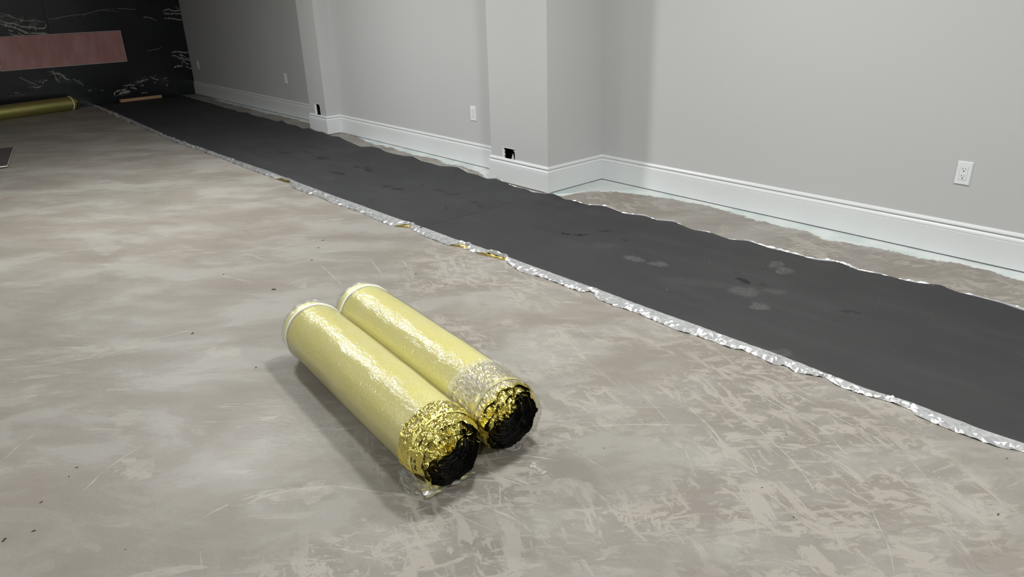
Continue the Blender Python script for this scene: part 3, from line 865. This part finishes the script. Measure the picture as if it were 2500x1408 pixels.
# ------------------------------------------------------------------ rolls of gold faced underlay
def gold_body_mat(name, haze, dull=1.0):
    n = NT(name)
    p = n.coord()
    fine = n.noise(n.mapping(p, (0, 0, 0), 0, (60, 420, 420)), 1.0, 2, 0.5)
    grain = n.noise(p, 170, 3, 0.6)
    c = n.mix(n.ramp(grain, 0.3, 0.7), tuple(x * dull for x in (0.86, 0.78, 0.20)), tuple(x * dull for x in (0.98, 0.93, 0.42)))
    h = n.math('ADD', n.math('MULTIPLY', fine, 0.5), n.math('MULTIPLY', n.noise(p, 14, 3, 0.5), 0.55))
    nm = n.bump(n.math('ADD', h, n.math('MULTIPLY', grain, 0.9)), 0.5, 0.004)
    n.fin(c, n.ramp(grain, 0.35, 0.65, 0.30, 0.46), 0.9, normal=nm)
    df = n.node('ShaderNodeBsdfDiffuse')
    df.inputs['Color'].default_value = (0.93 * dull, 0.87 * dull, 0.31 * dull, 1)
    mx = n.node('ShaderNodeMixShader')
    mx.inputs[0].default_value = haze
    n.link(n.b.outputs[0], mx.inputs[1])
    n.link(df.outputs[0], mx.inputs[2])
    n.link(mx.outputs[0], n.out.inputs['Surface'])
    return n.m
def wrap_mat(name, haze, gloss, bs=26.0, fres=0.8, rg=0.09):
    n = NT(name)
    p = n.coord()
    wr_ = n.math('ADD', n.noise(n.mapping(p, (0, 0, 0), 0, (0.5, 1.6, 1.6)), bs, 4, 0.6, 0.8), n.math('MULTIPLY', n.noise(p, bs * 4, 3, 0.6), 0.35))
    nm = n.bump(wr_, 0.30, 0.012)
    gl = n.node('ShaderNodeBsdfGlossy')
    gl.inputs['Roughness'].default_value = rg
    n.link(nm, gl.inputs['Normal'])
    tr = n.node('ShaderNodeBsdfTransparent')
    tr.inputs['Color'].default_value = (0.985, 0.985, 0.98, 1)
    df = n.node('ShaderNodeBsdfDiffuse')
    df.inputs['Color'].default_value = (0.86, 0.86, 0.83, 1)
    m1 = n.node('ShaderNodeMixShader')
    hz = n.ramp(n.noise(p, 9, 4, 0.6), 0.35, 0.7, haze * 0.8, haze * 1.2)
    n.link(hz, m1.inputs[0])
    n.link(tr.outputs[0], m1.inputs[1])
    n.link(df.outputs[0], m1.inputs[2])
    lw = n.node('ShaderNodeLayerWeight')
    lw.inputs['Blend'].default_value = 0.28
    n.link(nm, lw.inputs['Normal'])
    m2 = n.node('ShaderNodeMixShader')
    n.link(n.math('MULTIPLY_ADD', lw.outputs['Fresnel'], fres, gloss, clamp=True), m2.inputs[0])
    n.link(m1.outputs[0], m2.inputs[1])
    n.link(gl.outputs[0], m2.inputs[2])
    n.link(m2.outputs[0], n.out.inputs['Surface'])
    n.n.remove(n.b)
    return n.m
M_BODY = gold_body_mat('gold_foil_printed', 0.50)
M_WRAP = wrap_mat('clear_plastic_wrap', 0.13, 0.04)
M_WRAPC = wrap_mat('crumpled_clear_wrap', 0.16, 0.10, 60.0, 0.25, 0.22)
M_GOLD = foil_mat('crumpled_gold_foil', (0.88, 0.76, 0.20), 0.2, ((0.012, 0.012, 0.012), 0.28, 0.0), (70, 0.25))
M_FOAM = plain('black_foam', (0.010, 0.010, 0.010), (0.022, 0.021, 0.018), 0.4, 40, bump=(120, 0.3, 0.004))
M_BAND = plain('white_band', (0.80, 0.79, 0.74), (0.86, 0.85, 0.80), 0.45, 12)

def tube(name, prof, mat, parent, r_c, NS=96, smooth=True, jit=0.0, rnd=None, wave=None, squash=None):
    """surface of revolution about local x at height r_c; prof = [(x, r)]; optional jitter per ring"""
    V, Fc = [], []
    for i, (x, r, j) in enumerate(prof):
        for k in range(NS):
            a = 2 * math.pi * k / NS
            rr = r + (wave(x, a) if wave else 0) + j * (random.random() - .5) * 2
            xx = x + j * (random.random() - .5) * 2
            V.append((xx, rr * math.cos(a), max(0.0012, r_c + rr * math.sin(a))))
    for i in range(len(prof) - 1):
        for k in range(NS):
            k2 = (k + 1) % NS
            Fc.append((i * NS + k, (i + 1) * NS + k, (i + 1) * NS + k2, i * NS + k2))
    Fc = [f[::-1] for f in Fc]
    return mesh_obj(name, V, Fc, mat, parent, smooth)
def make_roll(name, loc, rz, L, r, label, end, wrap=True, body=None, group='rolls of gold foil faced underlay'):
    t = empty(name, loc, rz)
    tag(t, label, 'underlay roll', group)
    bulge = lambda x, a: -0.0015 + 0.003 * math.sin(math.pi * min(1, max(0, x / L))) + 0.0012 * mnoise.noise((x * 5, math.cos(a) * 1.5, math.sin(a) * 1.5)) 
    prof = [(0.0, r * .80, .0), (0.004, r * .93, .0), (0.012, r * .985, 0), (0.03, r, 0)] + [(0.03 + (L - 0.05) * k / 30, r, 0) for k in range(1, 31)]
    tube('foil_body', prof, body or M_BODY, t, r, wave=bulge)
    # rolled foam at both ends
    for (xe, sg) in ((L, 1), (0.0, -1)):
        V, Fc = [], []
        NSEG, TURN = 40, 9
        nn = NSEG * TURN
        for i in range(nn + 1):
            a = 2 * math.pi * i / NSEG
            rr = 0.016 + (r * 0.93 - 0.016) * i / nn
            dx = sg * (0.004 * mnoise.noise((a * 0.3, 2, xe)) + 0.003 * mnoise.noise((a * 1.7, 5, xe)))
            for (q, dd) in ((0, -0.03), (0, -0.004), (0.0065, -0.004), (0.0065, -0.03)):
                R_ = rr + q
                V.append((xe + sg * dd + (dx if dd > -.02 else 0), R_ * math.cos(a), r + R_ * math.sin(a)))
        for i in range(nn):
            for j in range(3):
                Fc.append((i * 4 + j, i * 4 + 4 + j, i * 4 + 5 + j, i * 4 + 1 + j))
        mesh_obj('foam_spiral', V, Fc, M_FOAM, t)
    # backing disc deep inside
    V = [(L - 0.03, r * .97 * math.cos(2 * math.pi * k / 48), r + r * .97 * math.sin(2 * math.pi * k / 48)) for k in range(48)]
    V += [(0.02, v[1], v[2]) for v in V]
    mesh_obj('inner_disc', V[:48], [tuple(range(48))], M_FOAM, t)
    mesh_obj('inner_disc', V[48:], [tuple(range(47, -1, -1))], M_FOAM, t)
    # white band near the far end
    tube('white_band', [(0.052, r + .0006, 0), (0.0525, r + .0062, 0), (0.0635, r + .0062, 0), (0.064, r + .0006, 0)], M_BAND, t, r + .0003, NS=72, wave=bulge)
    # crumpled foil layers at the open end
    if end:
        seed0 = end['seed']
        for ti, Rk in enumerate(end['radii']):
            NS, MJ = 110, 6
            V, Fc = [], []
            sd = seed0 + ti * 7.3
            st = end['start']
            for j in range(MJ + 1):
                u = j / MJ
                for k in range(NS):
                    a = 2 * math.pi * k / NS
                    top = 0.5 + 0.5 * math.sin(a + end.get('rot', 0))            # 1 at the top
                    ext = end['ext'] * (0.35 + 0.65 * top) * (1 - 0.35 * ti / len(end['radii'])) * (1 + 0.5 * mnoise.noise((math.cos(a) * 2.2, math.sin(a) * 2.2, sd)))
                    bend = end['bend'] * (0.22 + 0.78 * top ** 1.2) * (1 + 0.6 * mnoise.noise((math.cos(a) * 3, math.sin(a) * 3, sd + 4)))
                    pl = mnoise.noise((a * 2.2, u * 2.6, sd)) * 0.009 * u + mnoise.noise((a * 11.0, u * 3.0, sd + 2)) * 0.0035 * min(1, 2 * u)
                    rr = Rk - bend * u ** 1.5 + pl
                    rr = max(0.006, rr)
                    ja = a + (random.random() - .5) * 0.05 * u
                    x = L - st + (st + ext) * u - 0.25 * bend * u ** 2 + (random.random() - .5) * 0.004 * u
                    z = r + rr * math.sin(ja) - end.get('sag', 0) * u * u * top
                    V.append((x, rr * math.cos(ja), max(0.0015, z)))
            for j in range(MJ):
                for k in range(NS):
                    k2 = (k + 1) % NS
                    A_, B_, C_, D_ = j * NS + k, j * NS + k2, (j + 1) * NS + k2, (j + 1) * NS + k
                    Fc += [(A_, B_, C_), (A_, C_, D_)] if (j + k) % 2 else [(A_, B_, D_), (B_, C_, D_)]
            mesh_obj('foil_layer', V, [f[::-1] for f in Fc] if end.get('flip') else Fc, M_GOLD, t)
    if wrap:
        wv = lambda x, a: 0.0018 * mnoise.noise((x * 7, math.cos(a) * 3, math.sin(a) * 3)) + bulge(x, a)
        we = L - (end or {}).get('wrapback', 0.03)
        pr = [(0.062 + (we - 0.062) * k / 40, r + 0.0032, 0) for k in range(41)]
        tube('plastic_wrap', pr, M_WRAP, t, r + .0012, NS=100, wave=wv)
        # gathered wrap at the banded end
        pr = [(0.056, r + .0034, 0), (0.045, r + .003, .0008), (0.030, r + .0035, .0018), (0.012, r + .002, .003), (-0.006, r * .97, .004), (-0.018, r * .90, .005), (-0.026, r * .78, .006), (-0.028, r * .62, .006), (-0.024, r * .45, .005)]
        tube('gathered_wrap', [(x, q, j) for x, q, j in pr][::-1], M_WRAPC, t, r + .0012, NS=70, smooth=False)
    return t

ang = math.atan2(0.970 - 1.074, 1.15)
ax = Vector((math.cos(ang), math.sin(ang), 0))
nv_ = Vector((-ax.y, ax.x, 0))
A0 = Vector((-2.60, 1.074, 0))
RR = 0.1145
E1 = dict(seed=1.0, radii=[.1165, .112, .104, .094, .083, .071, .058, .044, .030], ext=0.026, bend=0.046, start=0.05, sag=0.010, wrapback=0.05, rot=-0.4)
roll1 = make_roll('underlay_roll', A0 + ax * 0.14, ang, 1.045, RR, 'wrapped gold foil underlay roll in front, its crumpled gold end facing the viewer', E1)
E2 = dict(seed=40.0, radii=[.1165, .110, .096, .080, .062, .044], ext=0.032, bend=0.030, start=0.05, sag=0.006, wrapback=0.02, rot=-0.5)
roll2 = make_roll('underlay_roll', A0 + ax * 0.095 + nv_ * (2 * RR + 0.0105), ang, 1.045, RR, 'wrapped gold foil underlay roll nearer the dark strip, clear plastic over its end', E2)
# crumpled clear collar over the end of the second roll, and a plastic lip round its opening
L2 = 1.045
def half_collar(name, parent, r, x0, x1, a0, a1, mat, jit, lift=0.004, nu=22, na=64, taper=0.0):
    V, Fc = [], []
    for i in range(nu + 1):
        u = i / nu
        for k in range(na + 1):
            a = a0 + (a1 - a0) * k / na
            rr = r + lift + abs(mnoise.noise((u * 5, a * 4, 3))) * jit * 2 + (random.random() - .5) * jit - taper * u * u
            x = x0 + (x1 - x0) * u + 0.012 * mnoise.noise((a * 3, 1, u * 2)) 
            V.append((x, rr * math.cos(a), max(.001, RR + rr * math.sin(a))))
    for i in range(nu):
        for k in range(na):
            a = i * (na + 1) + k
            Fc += [(a, a + 1, a + na + 2), (a, a + na + 2, a + na + 1)]
    return mesh_obj(name, V, Fc, mat, parent)
half_collar('gold_collar', roll2, RR, L2 - 0.15, L2 + 0.014, math.radians(28), math.radians(162), M_GOLD, 0.0025, lift=0.0020, taper=0.012)
half_collar('crumpled_wrap', roll2, RR, L2 - 0.17, L2 + 0.012, math.radians(25), math.radians(165), M_WRAPC, 0.0035, lift=0.006, taper=0.010)
half_collar('wrap_lip', roll2, RR, L2 - 0.02, L2 + 0.035, math.radians(-100), math.radians(40), M_WRAPC, 0.003, lift=0.0, taper=0.010)
half_collar('gold_collar', roll1, RR, L2 - 0.085, L2 + 0.02, math.radians(5), math.radians(200), M_GOLD, 0.0032, lift=0.0035, taper=0.020)
# flattened tail of film and plastic under the open end of the front roll
def floor_flap(name, pts, mat, parent, zamp, inv):
    """small crumpled sheet on the floor: quad corners in world xy, built in the parent's frame"""
    n = 12
    V, Fc = [], []
    for i in range(n + 1):
        for j in range(n + 1):
            u, v = i / n, j / n
            p = (Vector(pts[0]) * (1 - u) + Vector(pts[1]) * u) * (1 - v) + (Vector(pts[3]) * (1 - u) + Vector(pts[2]) * u) * v
            z = 0.0016 + abs(fbm(p.x * 3, p.y * 3, 12, 2)) * zamp + random.random() * zamp * .3
            V.append(inv @ Vector((p.x, p.y, z)))
    for i in range(n):
        for j in range(n):
            a = i * (n + 1) + j
            Fc += [(a, a + n + 1, a + n + 2), (a, a + n + 2, a + 1)]
    return mesh_obj(name, V, Fc, mat, parent)
bpy.context.view_layer.update()
inv1 = roll1.matrix_world.inverted()
fq = [onz(q)[:2] for q in ((1000, 1158), (1042, 1221), (1168, 1158), (1120, 1120))]
floor_flap('film_tail', [(*q, 0) for q in fq], M_SILVER, roll1, 0.010, inv1)
fq = [onz(q)[:2] for q in ((968, 1148), (990, 1205), (1030, 1210), (1010, 1150))]
floor_flap('plastic_tail', [(*q, 0) for q in fq], M_WRAPC, roll1, 0.010, inv1)

# third roll lying in the dark by the stone wall
ra, rb = onz((0, 291)), onz((174, 266))
M_BODY_D = gold_body_mat('gold_foil_bare', 0.0, 0.66)
a3 = math.atan2(rb.y - ra.y, rb.x - ra.x)
d3 = Vector((math.cos(a3), math.sin(a3), 0))
roll3 = make_roll('underlay_roll', Vector((rb.x, rb.y, 0)) + d3 * 0.05 + Vector((0.10, 0, 0)), a3 + math.pi, 1.07, 0.086, 'gold foil underlay roll lying in the dark beside the far stone wall', None, wrap=False, body=M_BODY_D)
tube('gold_gather', [(0.05, .0865, .001), (0.025, .086, .002), (0.006, .083, .003), (-0.012, .070, .004), (-0.016, .05, .004), (-.012, .03, .003)][::-1], M_GOLD, roll3, .0865, NS=60, smooth=False)

# ------------------------------------------------------------------ wooden stick at the far end, lying on the underlay
s0, s1 = onz((284, 244), .008), onz((391, 235), .008)
sx = XB + 0.075
sc_ = empty('wooden_stick', (sx, (s0.y + s1.y) / 2 - .04, 0.0115), 0.06)
n = NT('pine_wood')
p = n.coord()
cw = n.mix(n.noise(n.mapping(p, (0, 0, 0), 0, (30, 2, 30)), 3, 4, 0.6), (0.42, 0.25, 0.13), (0.55, 0.36, 0.20))
M_PINE = n.fin(cw, 0.6)
bm_obj('stick', box_bm(-.03, .03, -(s1.y - s0.y) / 2, (s1.y - s0.y) / 2, 0, .038, .003, 2), M_PINE, sc_)
tag(sc_, 'short tan wooden stick lying on the underlay at the foot of the stone wall', 'wood stick')

# ------------------------------------------------------------------ dark plank entering at the left edge
q0, q1 = onz((33, 358), .024), onz((17, 403), .024)
pa = math.atan2(q0.y - q1.y, q0.x - q1.x)
pl = empty('floor_plank', (q1.x, q1.y, 0), pa)
ln = math.hypot(q0.x - q1.x, q0.y - q1.y)
n = NT('dark_plank_face')
p = n.coord()
gc = n.mix(n.noise(n.mapping(p, (0, 0, 0), 0, (2, 22, 1)), 3, 6, 0.65, 0.4), (0.050, 0.040, 0.042), (0.085, 0.072, 0.074))
M_PLK = n.fin(gc, 0.45)
bm_obj('pad', box_bm(0.004, ln - .004, .004, .50, 0.0006, .010), M_FOAM, pl)  # made-up black layer: stands for the shadow beneath the plank
bm_obj('core', box_bm(0, ln, 0, .505, .010, .0195, .001, 1), plain('pale_core', (0.62, 0.60, 0.52), (0.70, 0.68, 0.60), 0.6), pl)
bm_obj('wear_layer', box_bm(0.001, ln - .001, .001, .504, .0195, .0235, .001, 1), M_PLK, pl)
tag(pl, 'dark brown floor plank sample with pale edge lying on the concrete at the left edge', 'plank')

# ------------------------------------------------------------------ scrap of clear plastic and crumbs on the floor
c0, c1 = onz((1295, 1134)), onz((1330, 1158))
dsc = (c1 - c0)
V, Fc = [], []
for i in range(9):
    for j in range(4):
        u, v = i / 8, j / 3
        p = dsc * u + Vector((-dsc.y, dsc.x, 0)).normalized() * (v - .5) * (0.016 + 0.010 * math.sin(u * 9))
        V.append((p.x, p.y, 0.0015 + 0.010 * abs(mnoise.noise((u * 4, v * 3, 1))) + .004 * random.random()))
for i in range(8):
    for j in range(3):
        a = i * 4 + j
        Fc += [(a, a + 4, a + 5), (a, a + 5, a + 1)]
scp = mesh_obj('plastic_scrap', V, Fc, M_WRAPC)
scp.location = c0
tag(scp, 'small crumpled scrap of clear plastic on the concrete just right of the rolls', 'scrap')
V, Fc = [], []
for (x, y, s) in [(2437, 1256, 4.5), (168, 1163, 3), (10, 1318, 7), (82, 1296, 5), (100, 1226, 4), (668, 707, 6), (788, 587, 3), (777, 605, 3), (761, 635, 3), (1015, 669, 3), (470, 814, 5), (625, 897, 4), (545, 670, 2.5), (1860, 1190, 3), (1920, 1062, 3), (1938, 1262, 3.5), (187, 1141, 3.5), (2458, 1119, 3), (1475, 1094, 2.5), (306, 1341, 2.5)]:
    c = onz((x, y))
    k = c.length / F_PX * s * 0.8
    a = random.random() * 3
    b0 = len(V)
    for (dx, dy, dz) in [(-1.2, -.4, 0), (1.1, -.5, 0), (1.3, .4, 0), (-1, .5, 0), (-.6, -.1, .5), (.7, .1, .6)]:
        V.append((c.x + k * (dx * math.cos(a) - dy * math.sin(a)), c.y + k * (dx * math.sin(a) + dy * math.cos(a)), 0.0003 + k * dz))
    Fc += [(b0 + i for i in f) for f in []]
    Fc += [tuple(b0 + i for i in f) for f in [(0, 1, 5, 4), (1, 2, 5), (2, 3, 4, 5), (3, 0, 4)]]
cr = mesh_obj('floor_crumbs', V, Fc, plain('brown_crumb', (0.03, 0.022, 0.016), (0.08, 0.06, 0.045), 0.8))
cr['kind'] = 'stuff'
tag(cr, 'tiny dark brown crumbs of debris scattered over the concrete floor', 'debris')
